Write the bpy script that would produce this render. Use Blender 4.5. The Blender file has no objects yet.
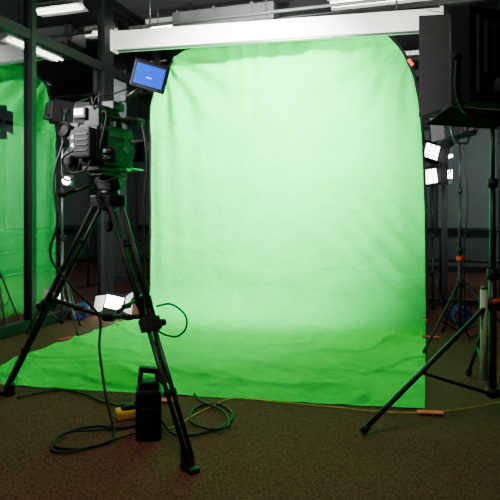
import bpy, bmesh, math
from mathutils import Vector, Matrix, noise

# ---------------------------------------------------------------- materials
def newmat(name):
    m = bpy.data.materials.new(name); m.use_nodes = True
    nt = m.node_tree
    return m, nt, nt.nodes["Principled BSDF"]

def mat(name, col, rough=0.5, metal=0.0, var=0.12, scale=30.0, bump=0.0, emis=None, estr=0.0, spec=0.5):
    m, nt, b = newmat(name)
    tc = nt.nodes.new("ShaderNodeTexCoord")
    n = nt.nodes.new("ShaderNodeTexNoise"); n.inputs["Scale"].default_value = scale; n.inputs["Detail"].default_value = 4
    nt.links.new(tc.outputs["Object"], n.inputs["Vector"])
    r = nt.nodes.new("ShaderNodeValToRGB")
    r.color_ramp.elements[0].position = 0.3; r.color_ramp.elements[1].position = 0.7
    r.color_ramp.elements[0].color = [c*(1-var) for c in col]+[1]
    r.color_ramp.elements[1].color = [min(1, c*(1+var)) for c in col]+[1]
    nt.links.new(n.outputs["Fac"], r.inputs["Fac"])
    nt.links.new(r.outputs["Color"], b.inputs["Base Color"])
    b.inputs["Roughness"].default_value = rough
    b.inputs["Metallic"].default_value = metal
    b.inputs["Specular IOR Level"].default_value = spec
    if bump:
        bp = nt.nodes.new("ShaderNodeBump"); bp.inputs["Strength"].default_value = bump; bp.inputs["Distance"].default_value = 0.01
        nt.links.new(n.outputs["Fac"], bp.inputs["Height"]); nt.links.new(bp.outputs["Normal"], b.inputs["Normal"])
    if emis:
        b.inputs["Emission Color"].default_value = list(emis)+[1]
        b.inputs["Emission Strength"].default_value = estr
    return m

def glass_mat():
    m = bpy.data.materials.new("tinted_glass"); m.use_nodes = True
    nt = m.node_tree; nt.nodes.clear()
    out = nt.nodes.new("ShaderNodeOutputMaterial"); mix = nt.nodes.new("ShaderNodeMixShader")
    tr = nt.nodes.new("ShaderNodeBsdfTransparent"); tr.inputs["Color"].default_value = (0.62, 0.7, 0.7, 1)
    gl = nt.nodes.new("ShaderNodeBsdfGlossy"); gl.inputs["Roughness"].default_value = 0.015
    gl.inputs["Color"].default_value = (0.9, 0.95, 0.95, 1)
    fr = nt.nodes.new("ShaderNodeFresnel"); fr.inputs["IOR"].default_value = 1.55
    ma = nt.nodes.new("ShaderNodeMath"); ma.operation = 'MULTIPLY_ADD'; ma.inputs[1].default_value = 1.5; ma.inputs[2].default_value = 0.03
    ma.use_clamp = True
    nt.links.new(fr.outputs[0], ma.inputs[0]); nt.links.new(ma.outputs[0], mix.inputs[0])
    nt.links.new(tr.outputs[0], mix.inputs[1]); nt.links.new(gl.outputs[0], mix.inputs[2])
    nt.links.new(mix.outputs[0], out.inputs[0])
    return m

def carpet_mat():
    m, nt, b = newmat("brown_carpet")
    tc = nt.nodes.new("ShaderNodeTexCoord")
    v = nt.nodes.new("ShaderNodeTexVoronoi"); v.inputs["Scale"].default_value = 120
    n = nt.nodes.new("ShaderNodeTexNoise"); n.inputs["Scale"].default_value = 1.3; n.inputs["Detail"].default_value = 6
    nt.links.new(tc.outputs["Object"], v.inputs["Vector"]); nt.links.new(tc.outputs["Object"], n.inputs["Vector"])
    r = nt.nodes.new("ShaderNodeValToRGB")
    r.color_ramp.elements[0].color = (0.25, 0.096, 0.066, 1); r.color_ramp.elements[1].color = (0.070, 0.027, 0.019, 1)
    r.color_ramp.elements[1].position = 0.75
    nt.links.new(v.outputs["Distance"], r.inputs["Fac"])
    mx = nt.nodes.new("ShaderNodeMix"); mx.data_type = 'RGBA'; mx.blend_type = 'MULTIPLY'; mx.inputs["Factor"].default_value = 0.4
    nt.links.new(r.outputs["Color"], mx.inputs["A"])
    r2 = nt.nodes.new("ShaderNodeValToRGB"); r2.color_ramp.elements[0].color = (0.5, 0.5, 0.5, 1)
    nt.links.new(n.outputs["Fac"], r2.inputs["Fac"]); nt.links.new(r2.outputs["Color"], mx.inputs["B"])
    nt.links.new(mx.outputs["Result"], b.inputs["Base Color"])
    b.inputs["Roughness"].default_value = 0.95; b.inputs["Specular IOR Level"].default_value = 0.1
    bp = nt.nodes.new("ShaderNodeBump"); bp.inputs["Strength"].default_value = 0.5; bp.inputs["Distance"].default_value = 0.008
    bp.invert = True
    nt.links.new(v.outputs["Distance"], bp.inputs["Height"]); nt.links.new(bp.outputs["Normal"], b.inputs["Normal"])
    return m

def cloth_mat():
    m, nt, b = newmat("chroma_green_muslin")
    tc = nt.nodes.new("ShaderNodeTexCoord")
    n = nt.nodes.new("ShaderNodeTexNoise"); n.inputs["Scale"].default_value = 3; n.inputs["Detail"].default_value = 8
    nt.links.new(tc.outputs["Object"], n.inputs["Vector"])
    r = nt.nodes.new("ShaderNodeValToRGB")
    r.color_ramp.elements[0].position = 0.35; r.color_ramp.elements[1].position = 0.65
    r.color_ramp.elements[0].color = (0.0, 0.56, 0.080, 1); r.color_ramp.elements[1].color = (0.0, 0.62, 0.092, 1)
    nt.links.new(n.outputs["Fac"], r.inputs["Fac"]); nt.links.new(r.outputs["Color"], b.inputs["Base Color"])
    b.inputs["Roughness"].default_value = 0.9; b.inputs["Specular IOR Level"].default_value = 0.0
    n2 = nt.nodes.new("ShaderNodeTexNoise"); n2.inputs["Scale"].default_value = 6; n2.inputs["Detail"].default_value = 3; n2.inputs["Distortion"].default_value = 1.2
    nt.links.new(tc.outputs["Object"], n2.inputs["Vector"])
    bp = nt.nodes.new("ShaderNodeBump"); bp.inputs["Strength"].default_value = 0.5; bp.inputs["Distance"].default_value = 0.045
    nt.links.new(n2.outputs["Fac"], bp.inputs["Height"]); nt.links.new(bp.outputs["Normal"], b.inputs["Normal"])
    return m

BLACK = mat("black_plastic", (0.007, 0.007, 0.008), 0.6, spec=0.3)
BLACKM = mat("black_metal", (0.012, 0.012, 0.014), 0.4, 0.3)
BLKMATTE = mat("matte_black_paint", (0.004, 0.004, 0.005), 0.8, spec=0.2)
GREY = mat("grey_metal", (0.10, 0.10, 0.11), 0.4, 0.8)
SILVER = mat("silver_metal", (0.5, 0.5, 0.52), 0.3, 0.9)
DGREY = mat("dark_grey_plastic", (0.016, 0.016, 0.018), 0.6, spec=0.3)
MULL = mat("dark_window_frame", (0.010, 0.012, 0.014), 0.5, 0.3)
WHITE = mat("white_painted_metal", (0.82, 0.80, 0.76), 0.5, var=0.03)
RED = mat("red_gaffer_tape", (0.85, 0.015, 0.01), 0.6)
YEL = mat("yellow_plastic", (0.75, 0.42, 0.02), 0.5)
YCAB = mat("yellow_cable_rubber", (0.6, 0.36, 0.04), 0.5)
ORANGE = mat("orange_tape", (0.9, 0.08, 0.03), 0.6)
BLUE = mat("blue_rubber", (0.008, 0.02, 0.17), 0.5)
PALE = mat("pale_tube", (0.45, 0.5, 0.4), 0.4)
SCREEN = mat("blue_lcd_screen", (0.0, 0.03, 0.2), 0.3, emis=(0.0, 0.085, 0.95), estr=1.3)
LABEL = mat("lit_label", (0.6, 0.65, 0.65), 0.4, emis=(0.8, 0.9, 1.0), estr=1.5)
LEDW = mat("led_white_face", (0.9, 0.9, 0.9), 0.4, emis=(1.0, 0.99, 0.97), estr=18)
TUBE = mat("fluorescent_tube_glow", (0.9, 0.9, 0.9), 0.4, emis=(1.0, 0.95, 0.82), estr=11)
TUBEW = mat("studio_tube_glow", (0.9, 0.9, 0.9), 0.4, emis=(1.0, 0.99, 0.97), estr=14)
TUBEDIM = mat("fluorescent_tube_dim", (0.9, 0.9, 0.9), 0.4, emis=(1.0, 0.96, 0.85), estr=1.2)
CEIL = mat("dark_ceiling_paint", (0.045, 0.047, 0.048), 0.9, scale=2)
DUCT = mat("galvanised_duct", (0.25, 0.26, 0.26), 0.5, 0.5, scale=4)
WALLD = mat("dark_wall_paint", (0.10, 0.115, 0.115), 0.9, scale=2)
PANEL = mat("grey_wall_panel", (0.22, 0.24, 0.24), 0.7, scale=3)
RUBBER = mat("cable_rubber", (0.008, 0.008, 0.008), 0.6, spec=0.3)
GLASS = glass_mat(); CARPET = carpet_mat(); CLOTH = cloth_mat()

# ---------------------------------------------------------------- helpers
def group(name, loc=(0, 0, 0), rotz=0.0):
    e = bpy.data.objects.new(name, None); e.location = loc; e.rotation_euler = (0, 0, rotz)
    e.empty_display_size = 0.1
    bpy.context.collection.objects.link(e); return e

def finish(name, bm, m, parent=None, smooth=False):
    bmesh.ops.recalc_face_normals(bm, faces=bm.faces)
    me = bpy.data.meshes.new(name); bm.to_mesh(me); bm.free()
    me.materials.append(m)
    if smooth:
        for p in me.polygons: p.use_smooth = True
    o = bpy.data.objects.new(name, me); bpy.context.collection.objects.link(o)
    if parent: o.parent = parent
    return o

def box(name, c, s, m, parent=None, rot=(0, 0, 0), bev=0.0):
    bm = bmesh.new(); bmesh.ops.create_cube(bm, size=1)
    bmesh.ops.scale(bm, vec=s, verts=bm.verts)
    if bev: bmesh.ops.bevel(bm, geom=bm.edges[:], offset=bev, segments=2, profile=0.6, affect='EDGES')
    o = finish(name, bm, m, parent)
    o.location = c; o.rotation_euler = rot
    return o

def frame_of(d):
    d = d.normalized(); up = Vector((0, 0, 1)) if abs(d.z) < 0.95 else Vector((1, 0, 0))
    x = d.cross(up).normalized(); return x, x.cross(d).normalized()

def rings(bm, pts, rads, seg, cap=True):
    prev = None; X = None; first = None
    for i, p in enumerate(pts):
        if i == 0: d = pts[1]-pts[0]
        elif i == len(pts)-1: d = pts[-1]-pts[-2]
        else: d = (pts[i+1]-pts[i-1])
        if d.length < 1e-6: d = Vector((0, 0, 1))
        d = d.normalized()
        if X is None: X, Y = frame_of(d)
        else:
            X = (X - d*X.dot(d)).normalized(); Y = X.cross(d).normalized()
        ring = [bm.verts.new(p + (X*math.cos(2*math.pi*k/seg)+Y*math.sin(2*math.pi*k/seg))*rads[i]) for k in range(seg)]
        if prev:
            for k in range(seg):
                bm.faces.new((prev[k], prev[(k+1) % seg], ring[(k+1) % seg], ring[k]))
        else: first = ring
        prev = ring
    if cap:
        bm.faces.new(first); bm.faces.new(prev)

def rod(name, a, b, r, m, parent=None, r2=None, seg=14):
    bm = bmesh.new(); a = Vector(a); b = Vector(b)
    rings(bm, [a, b], [r, r if r2 is None else r2], seg)
    o = finish(name, bm, m, parent)
    for p in o.data.polygons: p.use_smooth = len(p.vertices) == 4
    return o

def lathe(name, prof, m, parent=None, a=(0, 0, 0), d=(0, 0, 1), seg=24):
    bm = bmesh.new(); a = Vector(a); d = Vector(d).normalized(); X, Y = frame_of(d)
    prev = None
    for (t, r) in prof:
        ring = [bm.verts.new(a+d*t+(X*math.cos(2*math.pi*k/seg)+Y*math.sin(2*math.pi*k/seg))*max(r, 1e-4)) for k in range(seg)]
        if prev:
            for k in range(seg): bm.faces.new((prev[k], prev[(k+1) % seg], ring[(k+1) % seg], ring[k]))
        else: bm.faces.new(ring)
        prev = ring
    bm.faces.new(prev)
    return finish(name, bm, m, parent)

def catmull(P, n=8):
    P = [Vector(p) for p in P]; Q = [P[0]]+P+[P[-1]]; out = []
    for i in range(1, len(Q)-2):
        p0, p1, p2, p3 = Q[i-1], Q[i], Q[i+1], Q[i+2]
        for k in range(n):
            t = k/n
            out.append(0.5*((2*p1)+(-p0+p2)*t+(2*p0-5*p1+4*p2-p3)*t*t+(-p0+3*p1-3*p2+p3)*t*t*t))
    out.append(P[-1]); return out

def cable(name, P, r, m, parent=None, seg=8, n=8):
    pts = catmull(P, n); bm = bmesh.new(); rings(bm, pts, [r]*len(pts), seg)
    return finish(name, bm, m, parent, True)

def quad(name, pts, m, parent=None):
    bm = bmesh.new(); bm.faces.new([bm.verts.new(p) for p in pts]); return finish(name, bm, m, parent)

def slab(name, pts, th, m, parent=None):
    P = [Vector(p) for p in pts]; n = (P[1]-P[0]).cross(P[3]-P[0]).normalized()*th
    bm = bmesh.new(); A = [bm.verts.new(p) for p in P]; B = [bm.verts.new(p+n) for p in P]
    bm.faces.new(A); bm.faces.new(B[::-1])
    for i in range(4): bm.faces.new((A[i], B[i], B[(i+1) % 4], A[(i+1) % 4]))
    return finish(name, bm, m, parent)

# ---------------------------------------------------------------- room frame (the room is turned 17.5 deg to the lens)
O = Vector((-1.21, 6.8, 0)); U = Vector((0.954, -0.301, 0)).normalized(); V = Vector((0.301, 0.954, 0)).normalized()
RZ = math.atan2(U.y, U.x)
def R(a, b, z=0.0): return O+U*a+V*b+Vector((0, 0, z))
def rbox(name, a0, a1, b0, b1, z0, z1, m, parent=None, bev=0.0):
    c = R((a0+a1)/2, (b0+b1)/2, (z0+z1)/2)
    if parent: c = Vector(((a0+a1)/2, (b0+b1)/2, (z0+z1)/2))
    return box(name, c, (abs(a1-a0), abs(b1-b0), abs(z1-z0)), m, parent, (0, 0, 0 if parent else RZ), bev)

HC = 3.95
AL, AR, BF, BB = -4.5, 7.0, -9.0, 6.0
rbox("floor", AL, AR, BF, BB, -0.1, 0, CARPET)
rbox("ceiling", AL, AR, BF, BB, HC, HC+0.1, CEIL)
rbox("wall_left", AL-0.1, AL, BF, BB, 0, HC, WALLD)
rbox("wall_right", AR, AR+0.1, BF, BB, 0, HC, WALLD)
rbox("wall_back", AL, AR, BB, BB+0.1, 0, HC, WALLD)
rbox("wall_front", AL, AR, BF-0.1, BF, 0, HC, WALLD)
rbox("baseboard_back", AL, AR, BB-0.03, BB, 0, 0.12, MULL)
rbox("baseboard_left", AL, AL+0.03, BF, BB-0.04, 0, 0.12, MULL)

WA, WB = -0.68, 1.5
w1 = group("window_1", R(0, 0), RZ)
ms = [-8.9, -6.9, -5.0, -3.1, -1.32, 0.1, WB]
for i, b in enumerate(ms):
    t = 0.11 if i in (5,) else 0.035
    rbox("mullion_%d" % i, WA-0.05, WA+0.05, b-t, b+t, 0, HC, MULL, w1)
for i, z in enumerate((0.06, 3.02, 3.9)):
    rbox("rail_%d" % i, WA-0.04, WA+0.04, BF+0.05, WB, z-0.05, z+0.05, MULL, w1)
for i in range(len(ms)-1):
    quad("pane_%d" % i, [(WA, ms[i], 0.1), (WA, ms[i+1], 0.1), (WA, ms[i+1], 3.87), (WA, ms[i], 3.87)], GLASS, w1)
w2 = group("window_2", R(0, 0), RZ)
ms2 = [WA, 0.35, 1.5, 2.65, 3.42, 4.1, 5.3, 6.95]
for i, a in enumerate(ms2):
    rbox("mullion_%d" % i, a-0.035, a+0.035, WB-0.05, WB+0.05, 0, HC, MULL, w2)
for i, z in enumerate((0.06, 3.02, 3.9)):
    rbox("rail_%d" % i, WA, 6.95, WB-0.04, WB+0.04, z-0.04, z+0.04, MULL, w2)
for i in range(len(ms2)-1):
    quad("pane_%d" % i, [(ms2[i], WB, 0.1), (ms2[i+1], WB, 0.1), (ms2[i+1], WB, 3.87), (ms2[i], WB, 3.87)], GLASS, w2)

w3 = group("window_3", R(0, 0), RZ)
for k in range(9):
    a = AL+0.3+k*1.27
    rbox("panel_%d" % k, a, a+1.1, BB-0.05, BB-0.01, 0.9, 2.9, PANEL, w3)
    rbox("sill_%d" % k, a-0.03, a+1.13, BB-0.12, BB-0.03, 0.84, 0.9, MULL, w3)
    rbox("head_%d" % k, a-0.03, a+1.13, BB-0.09, BB-0.03, 2.9, 2.96, MULL, w3)
w4 = group("window_4", R(0, 0), RZ)
for k in range(8):
    b = -6.0+k*1.45
    rbox("panel_%d" % k, AL+0.01, AL+0.05, b, b+1.25, 0.9, 2.9, PANEL, w4)
    rbox("sill_%d" % k, AL+0.03, AL+0.12, b-0.03, b+1.28, 0.84, 0.9, MULL, w4)
    rbox("head_%d" % k, AL+0.03, AL+0.09, b-0.03, b+1.28, 2.9, 2.96, MULL, w4)

hr = group("handrail", R(0, 0), RZ)
for k, z in enumerate((0.35, 0.65, 0.95)):
    rod("rail_%d" % k, (-2.2, -4, z), (-2.2, 5, z), 0.02, GREY, hr)
for k in range(7):
    rod("post_%d" % k, (-2.2, -4+k*1.5, 0), (-2.2, -4+k*1.5, 0.97), 0.022, GREY, hr)
hr2 = group("handrail.001", R(0, 0), RZ)
for k, z in enumerate((0.5, 0.95)):
    rod("rail_%d" % k, (2.4, 2.6, z), (6.4, 2.6, z), 0.022, GREY, hr2)
for k in range(5):
    rod("post_%d" % k, (2.4+k*1.0, 2.6, 0), (2.4+k*1.0, 2.6, 0.97), 0.022, GREY, hr2)
for k, (a, b) in enumerate(((-1.9, 2.6), (4.6, 3.4))):
    g = group("concrete_pillar" if k == 0 else "concrete_pillar.001", R(a, b), RZ)
    box("shaft", (0, 0, HC/2), (0.4, 0.4, HC), DUCT, g, bev=0.02)
    box("base", (0, 0, 0.06), (0.48, 0.48, 0.12), WALLD, g)

# ---------------------------------------------------------------- ceiling structure
fl = []
def fluor(name, a, b, z, L, m, wide=0.22, along='u'):
    g = group(name, R(a, b, z), RZ + (0 if along == 'u' else math.pi/2)); fl.append(g)
    slab("reflector_left", [(-L/2, -wide/2, 0), (L/2, -wide/2, 0), (L/2, 0, 0.06), (-L/2, 0, 0.06)], 0.005, WHITE, g)
    slab("reflector_right", [(-L/2, 0, 0.06), (L/2, 0, 0.06), (L/2, wide/2, 0), (-L/2, wide/2, 0)], 0.005, WHITE, g)
    box("channel", (0, 0, 0.085), (L, 0.07, 0.05), WHITE, g)
    for s in (-1, 1):
        rod("tube_%d" % s, (-L/2+0.02, s*0.05, 0.01), (L/2-0.02, s*0.05, 0.01), 0.015, m, g)
        rod("hanger_%d" % s, (s*L*0.4, 0, 0.1), (s*L*0.4, 0, HC-z), 0.006, GREY, g)
fluor("fluorescent_ceiling_light", 2.75, 0.35, 3.60, 1.25, TUBE, 0.34)
fluor("fluorescent_ceiling_light", -0.15, 0.75, 3.72, 0.6, TUBE, 0.25)
fluor("fluorescent_ceiling_light", -1.25, -0.1, 3.76, 0.7, TUBE, 0.3)
fluor("fluorescent_ceiling_light", -2.6, 1.2, 3.72, 1.2, TUBE, 0.3, 'v')
fluor("fluorescent_ceiling_light", 2.0, -4.5, 3.7, 1.25, TUBEDIM, 0.3)
fluor("fluorescent_ceiling_light", 4.8, 3.5, 3.7, 1.25, TUBE, 0.3)

for k, b in enumerate((-5.5, -2.0, 0.9)):
    g = group("ceiling_joist" if k == 0 else "ceiling_joist.%03d" % k, R(3.2, b, 3.82), RZ)
    box("web", (0, 0, 0), (7.5, 0.012, 0.24), CEIL, g)
    box("flange_top", (0, 0, 0.12), (7.5, 0.12, 0.015), CEIL, g)
    box("flange_bottom", (0, 0, -0.12), (7.5, 0.12, 0.015), DUCT, g)
g = group("ventilation_duct", R(0.75, 0.62, 3.66), RZ)
box("trunk", (0, 0, 0.0), (1.35, 0.34, 0.24), DUCT, g, bev=0.01)
for s in (-0.6, -0.1, 0.4): box("seam_%.0f" % (s*10), (s, 0, 0), (0.03, 0.37, 0.27), DUCT, g)
for sx in (-0.5, 0.5): rod("strap_%.0f" % (sx*10), (sx, 0, 0.1), (sx, 0, 0.29), 0.01, GREY, g)
g = group("conduit_pipe", R(1.2, 0.2, 3.55), RZ)
rod("pipe", (-1.6, 0, 0), (2.6, 0, 0), 0.02, DUCT, g)
for sx in (-1.2, 0.2, 1.9): rod("clip_%.0f" % (sx*10), (sx, 0, 0), (sx, 0, 0.4), 0.006, GREY, g)

p0 = Vector((-1.547, 6.42, 3.16)); p1 = Vector((1.93, 5.69, 3.16)); d = p1-p0
g = group("projector_screen_housing", (p0+p1)/2, math.atan2(d.y, d.x)); L = d.length
box("case", (0, 0, 0), (L, 0.14, 0.21), WHITE, g, bev=0.012)
box("end_cap_left", (-L/2-0.01, 0, 0), (0.03, 0.16, 0.235), WHITE, g, bev=0.006)
box("end_cap_right", (L/2+0.01, 0, 0), (0.03, 0.16, 0.235), WHITE, g, bev=0.006)
box("slot_lip", (0, -0.03, -0.112), (L-0.1, 0.03, 0.014), GREY, g)
for s in (-1, 1):
    rod("hanger_%d" % s, (s*L*0.38, 0, 0.1), (s*L*0.38, 0, 0.79), 0.01, GREY, g)

# ---------------------------------------------------------------- green screen
ZT = 3.17
def lerp(tab, z):
    if z <= tab[0][0]: return tab[0][1]
    for (z0, v0), (z1, v1) in zip(tab, tab[1:]):
        if z <= z1: return v0+(v1-v0)*(z-z0)/(z1-z0)
    return tab[-1][1]
LT = [(0, 0), (2.3, 0.0), (2.5, 0.02), (2.7, 0.08), (2.85, 0.16), (2.97, 0.26), (3.07, 0.37), (3.13, 0.46), (3.17, 0.56)]
RT = [(0, 3.19), (1.2, 3.18), (2.0, 3.15), (2.4, 3.11), (2.65, 3.06), (2.8, 3.0), (2.95, 2.92), (3.06, 2.83), (3.13, 2.74), (3.17, 2.64)]
def bfront(a):
    if a < 0.45:
        t = a/0.45; return -2.45-0.47*math.sqrt(max(0, 1-(1-t)**2))
    return -2.92+(a-0.45)/(3.19-0.45)*0.37
CR = 0.32; NA, NW, NC, NF = 170, 140, 14, 110
g = group("green_screen", R(0, 0), RZ)
bm = bmesh.new(); rows = []
def wrinkle(a, z):
    top = math.exp(-(ZT-z)/0.45)
    w = 0.052*top*math.sin(9*a+1.7*math.sin(2.3*a)) + 0.028*top*math.sin(25*a+2*math.sin(5*a))
    for (ca, cz, s, A) in ((0.15, 3.1, 1, 0.044), (3.05, 3.05, -1, 0.040)):
        dx = (a-ca)*s; dz = cz-z; rr = math.hypot(dx, dz)
        an = math.atan2(dz, dx)
        w += A*math.sin(an*13+0.6*math.sin(rr*4))*math.exp(-((rr-0.6)/0.45)**2)
    w += 0.020*math.sin(a*24+z*0.8)*math.exp(-a/0.4)*min(1, z)
    w += 0.018*math.sin((3.19-a)*22-z*0.9)*math.exp(-(3.19-a)/0.45)*min(1, z)
    w += 0.022*noise.noise(Vector((a*0.9, z*0.7, 3.1)))+0.012*noise.noise(Vector((a*2.6+z, z*1.1, 7.7)))
    lo = math.exp(-((z-0.5)/0.5)**2)
    w += lo*0.026*(0.3-abs(noise.noise(Vector((a*2.2-z*1.6, z*3.5+a*0.6, 1.3)))))
    lr = math.exp(-((z-0.9)/0.6)**2)*math.exp(-((a-2.9)/0.4)**2)
    w += lr*0.024*math.sin((a*1.2+z)*19)
    return w
for j in range(NW+1):
    z = ZT-(ZT-CR)*j/NW; row = []
    al, ar = lerp(LT, z), lerp(RT, z)
    for i in range(NA+1):
        a = al+(ar-al)*i/NA
        edge = 0.012*math.sin(9*a)*max(0, 1-j/3)
        row.append(bm.verts.new((a, wrinkle(a, z), z+edge)))
    rows.append(row)
for j in range(1, NC+1):
    th = math.pi/2*j/NC; row = []
    for i in range(NA+1):
        a = 3.19*i/NA; z = CR-CR*math.sin(th)
        row.append(bm.verts.new((a, -CR+CR*math.cos(th)+wrinkle(a, z)*math.cos(th), max(z, 0)+0.008)))
    rows.append(row)
for j in range(1, NF+1):
    t = j/NF; row = []
    for i in range(NA+1):
        a = 3.19*i/NA; b = -CR+t*(bfront(a)+CR)
        n1 = noise.noise(Vector((a*1.1+0.5*b, b*1.8, 0.4))); n2 = noise.noise(Vector((a*3.5, b*3+a, 5.4))); n3 = noise.noise(Vector((a*1.9-b, b*1.6+a, 9.4)))
        z = 0.008+(0.022*max(0, 0.16-abs(n1))/0.16+0.018*max(0, 0.12-abs(n3))/0.12)*min(1, t*6)+0.010*max(0, n2)
        z = z*min(1.0, (1-t)*14+0.35)
        row.append(bm.verts.new((a, b, max(z, 0.004))))
    rows.append(row)
for r0, r1 in zip(rows, rows[1:]):
    for i in range(NA): bm.faces.new((r0[i], r0[i+1], r1[i+1], r1[i]))
cl = finish("muslin_cloth", bm, CLOTH, g, True)
pl = [(lerp(LT, z)-0.012, 0.02, z) for z in [0.03+0.16*k for k in range(15)]] + [(a-0.012, 0.02, z+0.01) for z, a in LT[2:]]
pr = [(a+0.012, 0.02, z+0.01) for z, a in RT[:1:-1]] + [(lerp(RT, z)+0.012, 0.02, z) for z in [1.9-0.18*k for k in range(11)]]
cable("frame_tube", pl+pr, 0.016, BLKMATTE, g, 8, 4)
for k, (a, z, rr) in enumerate(((2.60, 3.10, 0.2), (3.04, 2.76, 1.0), (3.17, 0.1, 0.1))):
    box("tape_%d" % k, (a, -0.09, z), (0.08, 0.006, 0.035), RED, g, (0, rr, 0))
for k, (a, b, z, rz) in enumerate(((3.22, -2.62, 0.016, 0.2), (0.3, -2.95, 0.008, 0.5), (1.62, -2.90, 0.016, 0.1), (3.24, -0.5, 0.02, 0), (-0.05, -1.6, 0.016, 1.3))):
    box("floor_tape_%d" % k, (a, b, z), (0.15, 0.055, 0.004), RED, g, (0, 0, rz))

# ---------------------------------------------------------------- camera tripod
def tripod(loc, feet, apexz):
    g = group("camera_tripod", loc)
    L0 = Vector(loc)
    lathe("bowl", [(0, 0.03), (0.02, 0.055), (0.07, 0.075), (0.09, 0.08), (0.095, 0.06)], BLACKM, g, (0, 0, apexz-0.09))
    lathe("bowl_clamp_knob", [(0, 0.012), (0.05, 0.014), (0.06, 0.028), (0.11, 0.024), (0.12, 0.01)], BLACK, g, (0, 0, apexz-0.09), (0, 0, -1))
    hub = Vector((0, 0, 0.585))
    lathe("spreader_hub", [(0, 0.03), (0.01, 0.045), (0.04, 0.045), (0.05, 0.03)], BLACK, g, hub-Vector((0, 0, 0.02)))
    for k, f in enumerate(feet):
        F = Vector(f)-L0; dirh = Vector((F.x, F.y, 0)).normalized(); side = Vector((-dirh.y, dirh.x, 0))
        T = dirh*0.07+Vector((0, 0, apexz-0.03)); F0 = Vector((F.x, F.y, 0.05))
        ax = (F0-T)
        box("hinge_%d" % k, T, (0.07, 0.1, 0.07), BLACKM, g, (0, 0, math.atan2(dirh.y, dirh.x)), 0.008)
        M = T+ax*0.53; M2 = T+ax*0.47
        for s in (-1, 1):
            rod("leg_%d_upper_tube_%d" % (k, s), T+side*0.036*s, M+side*0.03*s, 0.014, BLACK, g)
            rod("leg_%d_lower_tube_%d" % (k, s), M2+side*0.019*s, F0+side*0.015*s, 0.0115, BLACKM, g)
        rz = math.atan2(dirh.y, dirh.x); tilt = math.atan2(Vector((ax.x, ax.y, 0)).length, -ax.z)
        def bx(nm, P, s, m): return box(nm, P, s, m, g, (0, -tilt, rz), 0.006)
        bx("leg_%d_mid_clamp" % k, M, (0.05, 0.105, 0.07), BLACK)
        bx("leg_%d_lower_bridge" % k, T+ax*0.78, (0.03, 0.06, 0.03), BLACK)
        bx("leg_%d_brace" % k, T+ax*0.2, (0.02, 0.075, 0.025), BLACK)
        rod("leg_%d_clamp_knob" % k, M+side*0.05, M+side*0.085, 0.018, BLACK, g)
        lathe("leg_%d_foot" % k, [(0, 0.03), (0.04, 0.034), (0.08, 0.022), (0.10, 0.016)], BLACK, g, (F.x, F.y, 0.0), -ax.normalized())
        box("leg_%d_shoe" % k, (F.x, F.y, 0.012), (0.10, 0.055, 0.024), BLACK, g, (0, 0, rz), 0.008)
        P = T+ax*0.50
        rod("spreader_arm_%d" % k, hub, P, 0.014, BLACKM, g)
        box("spreader_joint_%d" % k, hub.lerp(P, 0.5), (0.07, 0.035, 0.03), BLACK, g, (0, 0, rz), 0.005)
    rz = math.radians(-20)
    h = Matrix.Rotation(rz, 4, 'Z')
    def hp(x, y, z): return h @ Vector((x, y, z)) + Vector((0, 0, apexz))
    rod("head_base", hp(0, 0, 0), hp(0, 0, 0.035), 0.06, BLACKM, g)
    box("head_body", hp(0, 0, 0.07), (0.10, 0.12, 0.08), BLACK, g, (0, 0, rz), 0.012)
    rod("tilt_drum", hp(-0.075, 0, 0.075), hp(0.075, 0, 0.075), 0.042, BLACKM, g, seg=24)
    rod("drag_dial", hp(0.075, 0, 0.075), hp(0.09, 0, 0.075), 0.03, GREY, g, seg=24)
    box("sliding_plate", hp(0, 0.0, 0.125), (0.08, 0.26, 0.022), DGREY, g, (0, 0, rz), 0.004)
    rod("pan_bar", hp(-0.06, -0.02, 0.07), hp(-0.06, -0.25, 0.02), 0.009, BLACKM, g)
    rod("pan_bar_grip", hp(-0.06, -0.25, 0.02), hp(-0.06, -0.36, -0.005), 0.016, BLACK, g)
    return g
TL = (-0.83, 3.3, 0)
tg = tripod(TL, [(-1.60, 3.69, 0), (-0.28, 2.61, 0), (-0.60, 3.92, 0)], 1.30)
def tl(x, y, z): return (x-TL[0], y-TL[1], z)
cable("cable_leg_loop", [tl(-0.50, 3.0, .70), tl(-0.42, 2.98, .715), tl(-0.345, 2.97, .66), tl(-0.34, 2.97, .59), tl(-0.39, 2.97, .545), tl(-0.47, 2.98, .56), tl(-0.52, 3.0, .6)], 0.005, RUBBER, tg)
cable("cable_from_camera", [tl(-0.62, 3.22, 1.72), tl(-0.585, 3.18, 1.5), tl(-0.60, 3.15, 1.2), tl(-0.58, 3.1, 0.9), tl(-0.56, 3.0, 0.68), tl(-0.50, 3.0, .62)], 0.006, RUBBER, tg)
cable("cable_hanging", [tl(-1.08, 3.25, 1.62), tl(-1.13, 3.22, 1.4), tl(-1.10, 3.2, 1.15), tl(-1.14, 3.2, 0.95), tl(-1.0, 3.22, 0.75), tl(-0.88, 3.26, 0.60), tl(-0.86, 3.2, 0.42), tl(-0.80, 3.1, 0.2), tl(-0.73, 3.0, 0.02),
      tl(-.76, 2.88, .012), tl(-.88, 2.82, .012), tl(-1.0, 2.86, .012), tl(-1.02, 3.0, .012), tl(-.88, 3.12, .012), tl(-.70, 3.1, .012), tl(-.56, 3.2, .012)], 0.0075, RUBBER, tg)
cable("cable_floor_loop", [tl(-.62, 3.0, .02), tl(-.72, 2.92, .014), tl(-.9, 2.78, .014), tl(-1.0, 2.82, .014), tl(-.98, 2.98, .03), tl(-.84, 3.06, .014), tl(-.66, 3.12, .014)], 0.0065, RUBBER, tg)
box("clamp_on_leg", tl(-0.53, 2.99, .62), (0.07, 0.05, 0.06), BLACK, tg, bev=0.008)

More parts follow.
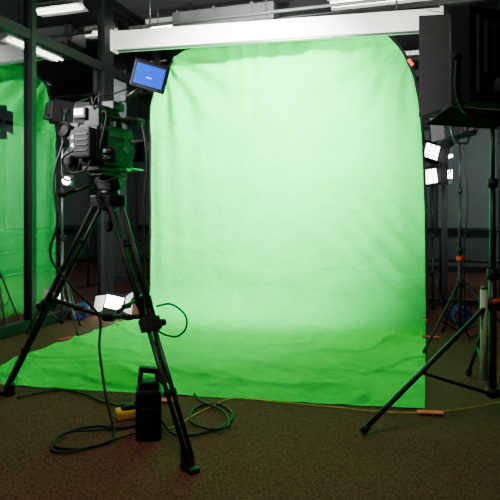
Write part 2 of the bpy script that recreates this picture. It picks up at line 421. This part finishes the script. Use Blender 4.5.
# ---------------------------------------------------------------- video camera
vc = group("video_camera", (-0.85, 3.3, 1.44), math.radians(-20))
B = lambda n, c, s, m, rot=(0, 0, 0), bev=0.006: box(n, c, s, m, vc, rot, bev)
B("base_plate", (0, 0, 0.012), (0.11, 0.30, 0.024), DGREY)
B("body", (0, 0.01, 0.15), (0.16, 0.32, 0.23), BLACK, bev=0.014)
B("body_side_panel", (0.083, 0.0, 0.16), (0.012, 0.22, 0.15), DGREY)
for k in range(5): B("side_button_%d" % k, (0.091, -0.08+0.035*k, 0.20), (0.008, 0.018, 0.012), GREY, bev=0.002)
rod("audio_dial", (0.083, 0.06, 0.13), (0.105, 0.06, 0.13), 0.02, GREY, vc, seg=20)
B("xlr_block", (0.10, -0.05, 0.09), (0.05, 0.09, 0.08), BLACK)
for k in (0, 1): rod("xlr_plug_%d" % k, (0.1, -0.1, 0.075+0.035*k), (0.105, -0.17, 0.07+0.035*k), 0.01, SILVER, vc)
B("battery_plate", (0, -0.155, 0.15), (0.12, 0.03, 0.19), DGREY)
B("battery", (0, -0.20, 0.15), (0.11, 0.065, 0.17), BLACK, bev=0.012)
for k in range(4): B("battery_rib_%d" % k, (0, -0.235, 0.105+0.03*k), (0.08, 0.004, 0.008), BLACKM, bev=0.001)
B("transmitter", (0.03, -0.14, 0.30), (0.07, 0.04, 0.11), BLACK)
rod("antenna_1", (0.045, -0.14, 0.35), (0.055, -0.14, 0.44), 0.004, BLACK, vc)
rod("antenna_2", (0.015, -0.14, 0.35), (0.0, -0.14, 0.42), 0.004, BLACK, vc)
cable("top_handle", [(0, -0.12, 0.25), (0, -0.12, 0.33), (0, -0.06, 0.365), (0, 0.06, 0.37), (0, 0.13, 0.34), (0, 0.14, 0.25)], 0.02, BLACK, vc, 10)
B("handle_top_box", (0.0, 0.08, 0.40), (0.08, 0.12, 0.05), BLACK)
B("receiver_box", (-0.07, 0.02, 0.33), (0.09, 0.14, 0.12), BLACK)
B("lit_display", (-0.125, -0.06, 0.345), (0.085, 0.05, 0.065), BLACK)
B("lit_display_face", (-0.125, -0.088, 0.348), (0.06, 0.006, 0.035), LABEL, bev=0)
rod("shotgun_mic", (0.09, -0.08, 0.30), (0.09, 0.22, 0.32), 0.016, BLACK, vc)
rod("mic_windshield", (0.09, 0.08, 0.31), (0.09, 0.26, 0.325), 0.026, BLKMATTE, vc)
rod("mic_clamp", (0.07, 0.05, 0.30), (0.11, 0.05, 0.31), 0.012, DGREY, vc)
lathe("lens", [(0, 0.05), (0.03, 0.055), (0.04, 0.045), (0.08, 0.045), (0.085, 0.052), (0.11, 0.052), (0.115, 0.045), (0.14, 0.05)], BLACK, vc, (0, 0.16, 0.15), (0, 1, 0))
B("matte_box", (0, 0.32, 0.15), (0.15, 0.05, 0.13), BLKMATTE, bev=0.01)
B("matte_box_flag", (0, 0.35, 0.22), (0.15, 0.07, 0.004), BLKMATTE, (0.5, 0, 0), 0)
for s in (-1, 1): rod("support_rod_%d" % s, (0.045*s, -0.12, 0.035), (0.045*s, 0.34, 0.035), 0.0075, BLACKM, vc)
rod("follow_focus", (-0.07, 0.24, 0.1), (-0.11, 0.24, 0.1), 0.032, DGREY, vc, seg=20)
rod("viewfinder_arm", (-0.07, 0.08, 0.25), (-0.17, 0.04, 0.24), 0.011, BLACKM, vc)
B("viewfinder_body", (-0.175, 0.0, 0.24), (0.085, 0.16, 0.10), BLACK, bev=0.012)
lathe("viewfinder_eyecup", [(0, 0.03), (0.05, 0.03), (0.06, 0.042), (0.09, 0.046), (0.10, 0.038), (0.085, 0.025)], BLKMATTE, vc, (-0.175, -0.07, 0.24), (0, -1, 0))
rod("viewfinder_knob", (-0.215, 0.03, 0.25), (-0.235, 0.03, 0.25), 0.014, GREY, vc)
B("zoom_grip", (-0.16, 0.04, 0.09), (0.11, 0.12, 0.17), BLACK, (0.2, 0.15, 0), 0.025)
B("zoom_grip_strap", (-0.215, 0.05, 0.09), (0.02, 0.07, 0.13), DGREY, (0.2, 0.15, 0), 0.008)
lathe("remote_zoom_control", [(0, 0.02), (0.03, 0.034), (0.07, 0.036), (0.10, 0.025)], DGREY, vc, (-0.225, -0.04, 0.03), (0.2, -0.2, 1))
rod("grip_arm", (-0.06, 0.03, 0.03), (-0.20, -0.02, 0.05), 0.01, BLACKM, vc)
B("side_recorder", (-0.10, -0.10, 0.16), (0.08, 0.11, 0.15), BLACK)
rod("recorder_knob_1", (-0.11, -0.155, 0.19), (-0.11, -0.165, 0.19), 0.012, GREY, vc)
rod("recorder_knob_2", (-0.11, -0.155, 0.145), (-0.11, -0.165, 0.145), 0.012, SILVER, vc)
cable("cable_a", [(-0.10, -0.15, 0.12), (-0.14, -0.22, 0.06), (-0.1, -0.2, -0.01), (0.0, -0.2, 0.0), (0.05, -0.2, 0.07)], 0.006, RUBBER, vc)
cable("cable_b", [(-0.2, 0.0, 0.19), (-0.26, -0.05, 0.1), (-0.24, -0.08, -0.03), (-0.14, -0.12, -0.04), (-0.06, -0.15, 0.06)], 0.006, RUBBER, vc)
cable("cable_c", [(0.105, -0.17, 0.07), (0.13, -0.24, 0.12), (0.14, -0.2, 0.28), (0.09, -0.15, 0.33), (0.05, -0.14, 0.3)], 0.005, RUBBER, vc)
cable("cable_d", [(0.03, -0.16, 0.34), (0.08, -0.2, 0.40), (0.15, -0.15, 0.42), (0.22, -0.1, 0.46)], 0.004, RUBBER, vc)
cable("cable_e", [(0.1, 0.1, 0.2), (0.16, 0.05, 0.12), (0.15, -0.05, 0.0), (0.08, -0.1, -0.06), (0.0, -0.1, -0.05)], 0.005, RUBBER, vc)
rod("monitor_arm_lower", (0.02, 0.1, 0.42), (0.14, -0.02, 0.42), 0.010, BLACKM, vc)
lathe("monitor_arm_knuckle", [(0, 0.018), (0.035, 0.018)], BLACK, vc, (0.14, -0.035, 0.42), (0, 1, 0))
rod("monitor_arm_upper", (0.14, -0.02, 0.42), (0.255, -0.03, 0.475), 0.010, BLACKM, vc)
rot = (math.radians(8), math.radians(16), math.radians(20))
mo = group("on_camera_monitor", (0.325, -0.05, 0.525)); mo.parent = vc; mo.rotation_euler = rot
box("housing", (0, 0, 0), (0.20, 0.028, 0.15), BLACK, mo, bev=0.008)
box("lcd", (0, -0.016, 0.002), (0.165, 0.004, 0.112), SCREEN, mo)
box("text_line", (0.0, -0.0185, -0.01), (0.03, 0.001, 0.004), LABEL, mo)
box("sun_hood_top", (0, -0.02, 0.077), (0.20, 0.03, 0.004), BLKMATTE, mo)
box("buttons", (0, -0.016, -0.066), (0.12, 0.004, 0.006), GREY, mo)

# ---------------------------------------------------------------- studio lights
def stand(g, H, feet, zc=0.66, zb=0.14, r=0.017, m=BLACKM):
    rod("post_lower", (0, 0, zb-0.03), (0, 0, H*0.48), r, m, g)
    rod("post_mid", (0, 0, H*0.40), (0, 0, H*0.78), r*0.8, m, g)
    rod("post_top", (0, 0, H*0.7), (0, 0, H), r*0.6, SILVER if m is GREY else m, g)
    rod("collar_low", (0, 0, zb-0.02), (0, 0, zb+0.03), r*1.7, BLACK, g)
    rod("collar_leg", (0, 0, zc-0.03), (0, 0, zc+0.04), r*1.9, BLACK, g)
    rod("collar_mid", (0, 0, H*0.45), (0, 0, H*0.45+0.06), r*1.5, BLACK, g)
    rod("collar_top", (0, 0, H*0.75), (0, 0, H*0.75+0.05), r*1.3, BLACK, g)
    rod("knob_mid", (0, 0, H*0.47), (r*3.5, -r*2, H*0.47), r*0.6, BLACK, g)
    rod("knob_leg", (0, 0, zc), (r*3.5, -r*2, zc), r*0.7, BLACK, g)
    for k, (fx, fy) in enumerate(feet):
        F = Vector((fx, fy, 0.014)); dh = Vector((fx, fy, 0)).normalized(); T = dh*r*1.6+Vector((0, 0, zc))
        rod("leg_%d" % k, T, F, r*0.62, m, g)
        rod("foot_%d" % k, F, F.lerp(T, 0.05), r*0.95, BLACK, g)
        rod("brace_%d" % k, dh*r*1.3+Vector((0, 0, zb)), T.lerp(F, 0.55), r*0.45, m, g)

def tri(r, a0): return [(r*math.cos(math.radians(a0+120*k)), r*math.sin(math.radians(a0+120*k))) for k in range(3)]

def panel_light(g, z, W, H, D, aim, tilt, face, door=0.2, op=0.5):
    h = group("head", (0, 0, z)); h.parent = g; h.rotation_euler = (tilt, 0, aim)
    box("housing", (0, 0, 0), (W, D, H), BLKMATTE, h, bev=0.012)
    box("rear_plate", (0, -D/2-0.01, 0), (W*0.82, 0.03, H*0.82), BLACK, h, bev=0.008)
    for k in range(7): box("fin_%d" % k, (W*(-0.33+0.11*k), -D/2-0.035, H*0.06), (0.008, 0.035, H*0.55), BLACK, h)
    box("control_box", (0, -D/2-0.045, -H*0.33), (W*0.4, 0.05, H*0.14), DGREY, h, bev=0.006)
    box("lit_face", (0, D/2+0.002, 0), (W*0.9, 0.004, H*0.9), face, h)
    y = D/2; s, c = math.sin(op), math.cos(op)
    w, q = W/2, H/2
    slab("barn_door_left", [(-w, y, -q), (-w, y, q), (-w-door*s, y+door*c, q*1.15), (-w-door*s, y+door*c, -q*1.15)], 0.004, DGREY, h)
    slab("barn_door_right", [(w, y, q), (w, y, -q), (w+door*s, y+door*c, -q*1.15), (w+door*s, y+door*c, q*1.15)], 0.004, DGREY, h)
    slab("barn_door_top", [(-w, y, q), (w, y, q), (w*1.15, y+door*c, q+door*s), (-w*1.15, y+door*c, q+door*s)], 0.004, DGREY, h)
    slab("barn_door_bottom", [(w, y, -q), (-w, y, -q), (-w*1.15, y+door*c, -q-door*s), (w*1.15, y+door*c, -q-door*s)], 0.004, DGREY, h)
    cable("yoke", [(-w-0.02, 0, 0), (-w-0.025, 0, -q*0.7), (-w*0.8, 0, -q-0.05), (0, 0, -q-0.06), (w*0.8, 0, -q-0.05), (w+0.025, 0, -q*0.7), (w+0.02, 0, 0)], 0.011, BLACKM, h)
    for sgn in (-1, 1): rod("yoke_knob_%d" % sgn, (sgn*w, 0, 0), (sgn*(w+0.05), 0, 0), 0.022, BLACK, h)
    return h

def area(parent, loc, rot, w, h, power, col=(1, 1, 1), name="lamp", spread=180):
    l = bpy.data.lights.new(name, 'AREA'); l.shape = 'RECTANGLE'; l.size = w; l.size_y = h; l.energy = power; l.color = col
    l.spread = math.radians(spread)
    o = bpy.data.objects.new(name, l); bpy.context.collection.objects.link(o); o.location = loc; o.rotation_euler = rot
    if parent: o.parent = parent
    return o

FRONT = (math.radians(-90), 0, math.radians(180))
g = group("studio_panel_light", (1.43, 3.3, 0))
stand(g, 1.80, [(-0.824, -0.27), (0.62, -0.56), (0.18, 0.83)], 0.66, 0.14, 0.022)
rod("spare_tube", (-0.055, -0.01, 0.22), (-0.055, -0.01, 0.75), 0.022, PALE, g)
rod("spare_tube_cap", (-0.055, -0.01, 0.75), (-0.055, -0.01, 0.77), 0.018, GREY, g)
rod("tape_band", (0.005, 0, 0.67), (0.005, 0, 0.70), 0.044, ORANGE, g)
h = panel_light(g, 2.10, 0.48, 0.54, 0.16, math.radians(20), 0, LEDW, 0.20, 0.42)
area(h, (0, 0.1, 0), FRONT, 0.42, 0.45, 80, (1, 0.98, 0.95), "lamp_right", 95)
cable("power_cable", [(0.05, -0.05, 1.75), (0.08, -0.04, 1.4), (0.04, -0.05, 1.0), (0.07, -0.04, 0.7), (0.1, -0.1, 0.3), (0.2, -0.2, 0.012), (0.45, -0.15, 0.012), (0.7, 0.0, 0.012)], 0.007, RUBBER, g)

g = group("studio_panel_light.001", (-2.0, 2.5, 0))
stand(g, 1.9, tri(0.5, 20), 0.66, 0.14, 0.02)
h = panel_light(g, 2.2, 0.50, 0.60, 0.16, math.radians(-32), 0, LEDW, 0.24, 0.55)
area(h, (0, 0.1, 0), FRONT, 0.42, 0.5, 95, (1, 0.98, 0.95), "lamp_left", 95)

g = group("light_stand", (1.93, 5.15, 0))
stand(g, 1.84, [(-0.45, -0.38), (0.5, -0.2), (0.02, 0.5)], 0.55, 0.12, 0.016)
h = panel_light(g, 2.0, 0.2, 0.2, 0.2, math.radians(30), -0.1, TUBEDIM, 0.12, 0.4)
rod("red_tape", (0, 0, 0.76), (0, 0, 0.80), 0.03, RED, g)
cable("power_cable", [(0.03, 0, 1.8), (0.06, -0.03, 1.3), (0.03, -0.02, 0.8), (0.1, 0.1, 0.1), (0.3, 0.3, 0.012), (0.5, 0.1, 0.012)], 0.007, RUBBER, g)

g = group("fluorescent_bank_light", (2.12, 6.5, 0))
stand(g, 2.0, tri(0.32, 40), 0.5, 0.1, 0.014)
for k, (x, z, rr) in enumerate(((-0.04, 1.90, 0.25), (-0.06, 1.62, -0.15))):
    q = group("bank_%d" % k, (x, -0.06, z)); q.parent = g; q.rotation_euler = (0, rr, 0.25)
    box("tray", (0, 0.02, 0), (0.22, 0.05, 0.23), BLACK, q, bev=0.006)
    for j in range(3): rod("tube_%d" % j, (-0.062+0.062*j, -0.02, -0.08), (-0.062+0.062*j, -0.02, 0.08), 0.021, TUBEW, q)
    for j in (-1, 1): box("tube_cap_%d" % j, (0, -0.02, 0.095*j), (0.19, 0.05, 0.03), BLACK, q, bev=0.004)
    for s in (-1, 1): slab("flap_%d" % s, [(s*0.11, 0, -0.11), (s*0.11, 0, 0.11), (s*0.17, -0.10, 0.12), (s*0.17, -0.10, -0.12)], 0.004, BLKMATTE, q)

g = group("light_stand.001", (-1.88, 5.6, 0))
stand(g, 2.05, tri(0.33, 75), 0.62, 0.12, 0.015, GREY)
h = panel_light(g, 2.2, 0.2, 0.22, 0.2, math.radians(-60), -0.1, TUBEDIM, 0.14, 0.5)
q = group("lamp_small", (0.06, -0.03, 1.52)); q.parent = g
box("tray", (0, 0.02, 0), (0.12, 0.06, 0.12), BLACK, q, bev=0.01)
rod("bulb", (0, -0.01, 0), (0, -0.03, 0), 0.04, TUBEW, q)

g = group("floor_light", (-1.60, 6.6, 0), math.radians(10))
box("base", (0, 0.05, 0.02), (0.26, 0.16, 0.04), BLACK, g, bev=0.006)
box("housing", (0, 0.05, 0.15), (0.25, 0.10, 0.18), BLACK, g, (0.15, 0.25, 0), 0.01)
box("lit_face", (0, -0.005, 0.145), (0.2, 0.01, 0.15), LEDW, g, (0.15, 0.25, 0))
slab("barn_door_left", [(-0.14, -0.01, 0.06), (-0.10, -0.01, 0.24), (-0.20, -0.10, 0.24), (-0.24, -0.10, 0.03)], 0.004, WHITE, g)
slab("barn_door_right", [(0.11, -0.01, 0.04), (0.14, -0.01, 0.22), (0.22, -0.12, 0.28), (0.20, -0.12, 0.0)], 0.004, WHITE, g)

def coil(name, c, R0, r, m, turns=5, vert=False):
    g = group(name, c); pts = []
    for k in range(turns*16+1):
        t = 2*math.pi*k/16; rr = R0*(1+0.06*math.sin(k*0.7))
        o = r*2*(k/16)*0.8
        pts.append((rr*math.cos(t), o-0.05, rr*math.sin(t)+R0+r+0.01) if vert else (rr*math.cos(t), rr*math.sin(t), r+o*0.6))
    cable("coil", pts, r, m, g, 6, 2)
    return g
coil("cable_coil", (-1.90, 6.25, 0), 0.075, 0.016, BLUE, 6, True)
coil("cable_coil", (2.22, 5.9, 0), 0.085, 0.018, BLUE, 6, True)

g = group("black_equipment_case", (-0.545, 3.02, 0), 0.15)
box("body", (0, 0, 0.13), (0.135, 0.15, 0.26), BLACK, g, bev=0.014)
box("shoulder", (0.0, 0, 0.275), (0.115, 0.11, 0.05), BLACK, g, bev=0.012)
box("front_pocket", (0, -0.08, 0.10), (0.095, 0.03, 0.15), BLKMATTE, g, bev=0.008)
box("handle_left", (-0.045, 0, 0.32), (0.025, 0.05, 0.07), BLACK, g, (0, 0.15, 0), 0.006)
box("handle_right", (0.045, 0, 0.32), (0.025, 0.05, 0.07), BLACK, g, (0, -0.15, 0), 0.006)
box("handle_top", (0, 0, 0.355), (0.105, 0.05, 0.03), BLACK, g, (0, 0.12, 0), 0.008)
box("lid_seam", (0, 0, 0.21), (0.139, 0.154, 0.006), DGREY, g)
g = group("yellow_power_block", (-0.70, 3.28, 0), 0.4)
box("base", (0, 0, 0.03), (0.17, 0.10, 0.055), YEL, g, bev=0.015)
box("top_black", (0, 0, 0.07), (0.11, 0.07, 0.03), BLACK, g, bev=0.01)
for s in (-1, 1): rod("socket_%d" % s, (0.04*s, 0, 0.08), (0.04*s, 0, 0.092), 0.018, DGREY, g)

cable("yellow_floor_cable", [(-0.62, 3.25, .02), (-0.45, 3.1, .01), (-0.30, 3.35, .01), (-0.1, 3.60, .012), (0.15, 3.53, .012), (0.45, 3.45, .012), (0.75, 3.36, .012), (1.05, 3.33, .012), (1.35, 3.42, .012), (1.7, 3.55, .012), (2.3, 3.6, .012)], 0.0035, YCAB)
cable("black_floor_cable", [(-0.5, 3.05, .1), (-0.42, 3.0, .02), (-0.3, 3.0, .012), (-0.15, 3.12, .012), (-0.1, 3.3, .012), (-0.2, 3.48, .012), (-0.33, 3.42, .012), (-0.34, 3.2, .012), (-0.22, 3.05, .024), (-0.12, 3.1, .024), (-0.16, 3.32, .024), (-0.3, 3.5, .02), (-0.36, 3.62, .03)], 0.007, RUBBER)
cable("black_floor_cable.001", [(-1.5, 3.6, .012), (-1.3, 3.75, .012), (-1.1, 3.68, .012), (-0.9, 3.5, .012), (-0.7, 3.4, .012)], 0.006, RUBBER)

sp = Vector((-0.1, 3.9, 3.5))
g = group("added_backdrop_spot", sp)  # unseen spot, added to brighten the middle of the green screen
tgt = Vector((0.05, 6.4, 2.1)); dv = (tgt-sp).normalized()
lathe("added_spot_barrel", [(0, 0.09), (0.05, 0.12), (0.25, 0.12), (0.27, 0.135), (0.30, 0.135)], BLKMATTE, g, -dv*0.33, dv)  # housing made up for the added spot, out of view
rod("hanger", (0, 0, 0.1), (0, 0, 0.44), 0.015, BLACKM, g)
l = bpy.data.lights.new("added_spot", 'SPOT'); l.energy = 4000; l.spot_size = math.radians(75); l.spot_blend = 1.0; l.shadow_soft_size = 0.10
l.color = (1, 0.98, 0.97)
o = bpy.data.objects.new("added_spot", l); bpy.context.collection.objects.link(o); o.parent = g
o.rotation_euler = dv.to_track_quat('-Z', 'Y').to_euler(); o.location = dv*0.02
area(fl[4], (0, 0, -0.05), (0, 0, 0), 1.2, 0.3, 52, (1, 0.85, 0.72), "ceiling_lamp")
area(fl[5], (0, 0, -0.05), (0, 0, 0), 1.2, 0.3, 120, (0.92, 1, 0.98), "hall_lamp")
area(fl[3], (0, 0, -0.05), (0, 0, 0), 1.1, 0.3, 45, (0.92, 1, 0.98), "side_hall_lamp")

w = bpy.data.worlds.new("world"); bpy.context.scene.world = w; w.use_nodes = True
w.node_tree.nodes["Background"].inputs[0].default_value = (0.5, 0.6, 0.7, 1)
w.node_tree.nodes["Background"].inputs[1].default_value = 0.05
c = bpy.data.cameras.new("photo_camera"); co = bpy.data.objects.new("photo_camera", c)
bpy.context.collection.objects.link(co)
co.location = (0, 0, 1.2); co.rotation_euler = (math.radians(90), 0, 0)
c.lens = 560/500*36; c.sensor_width = 36; c.shift_y = -37/500
bpy.context.scene.camera = co
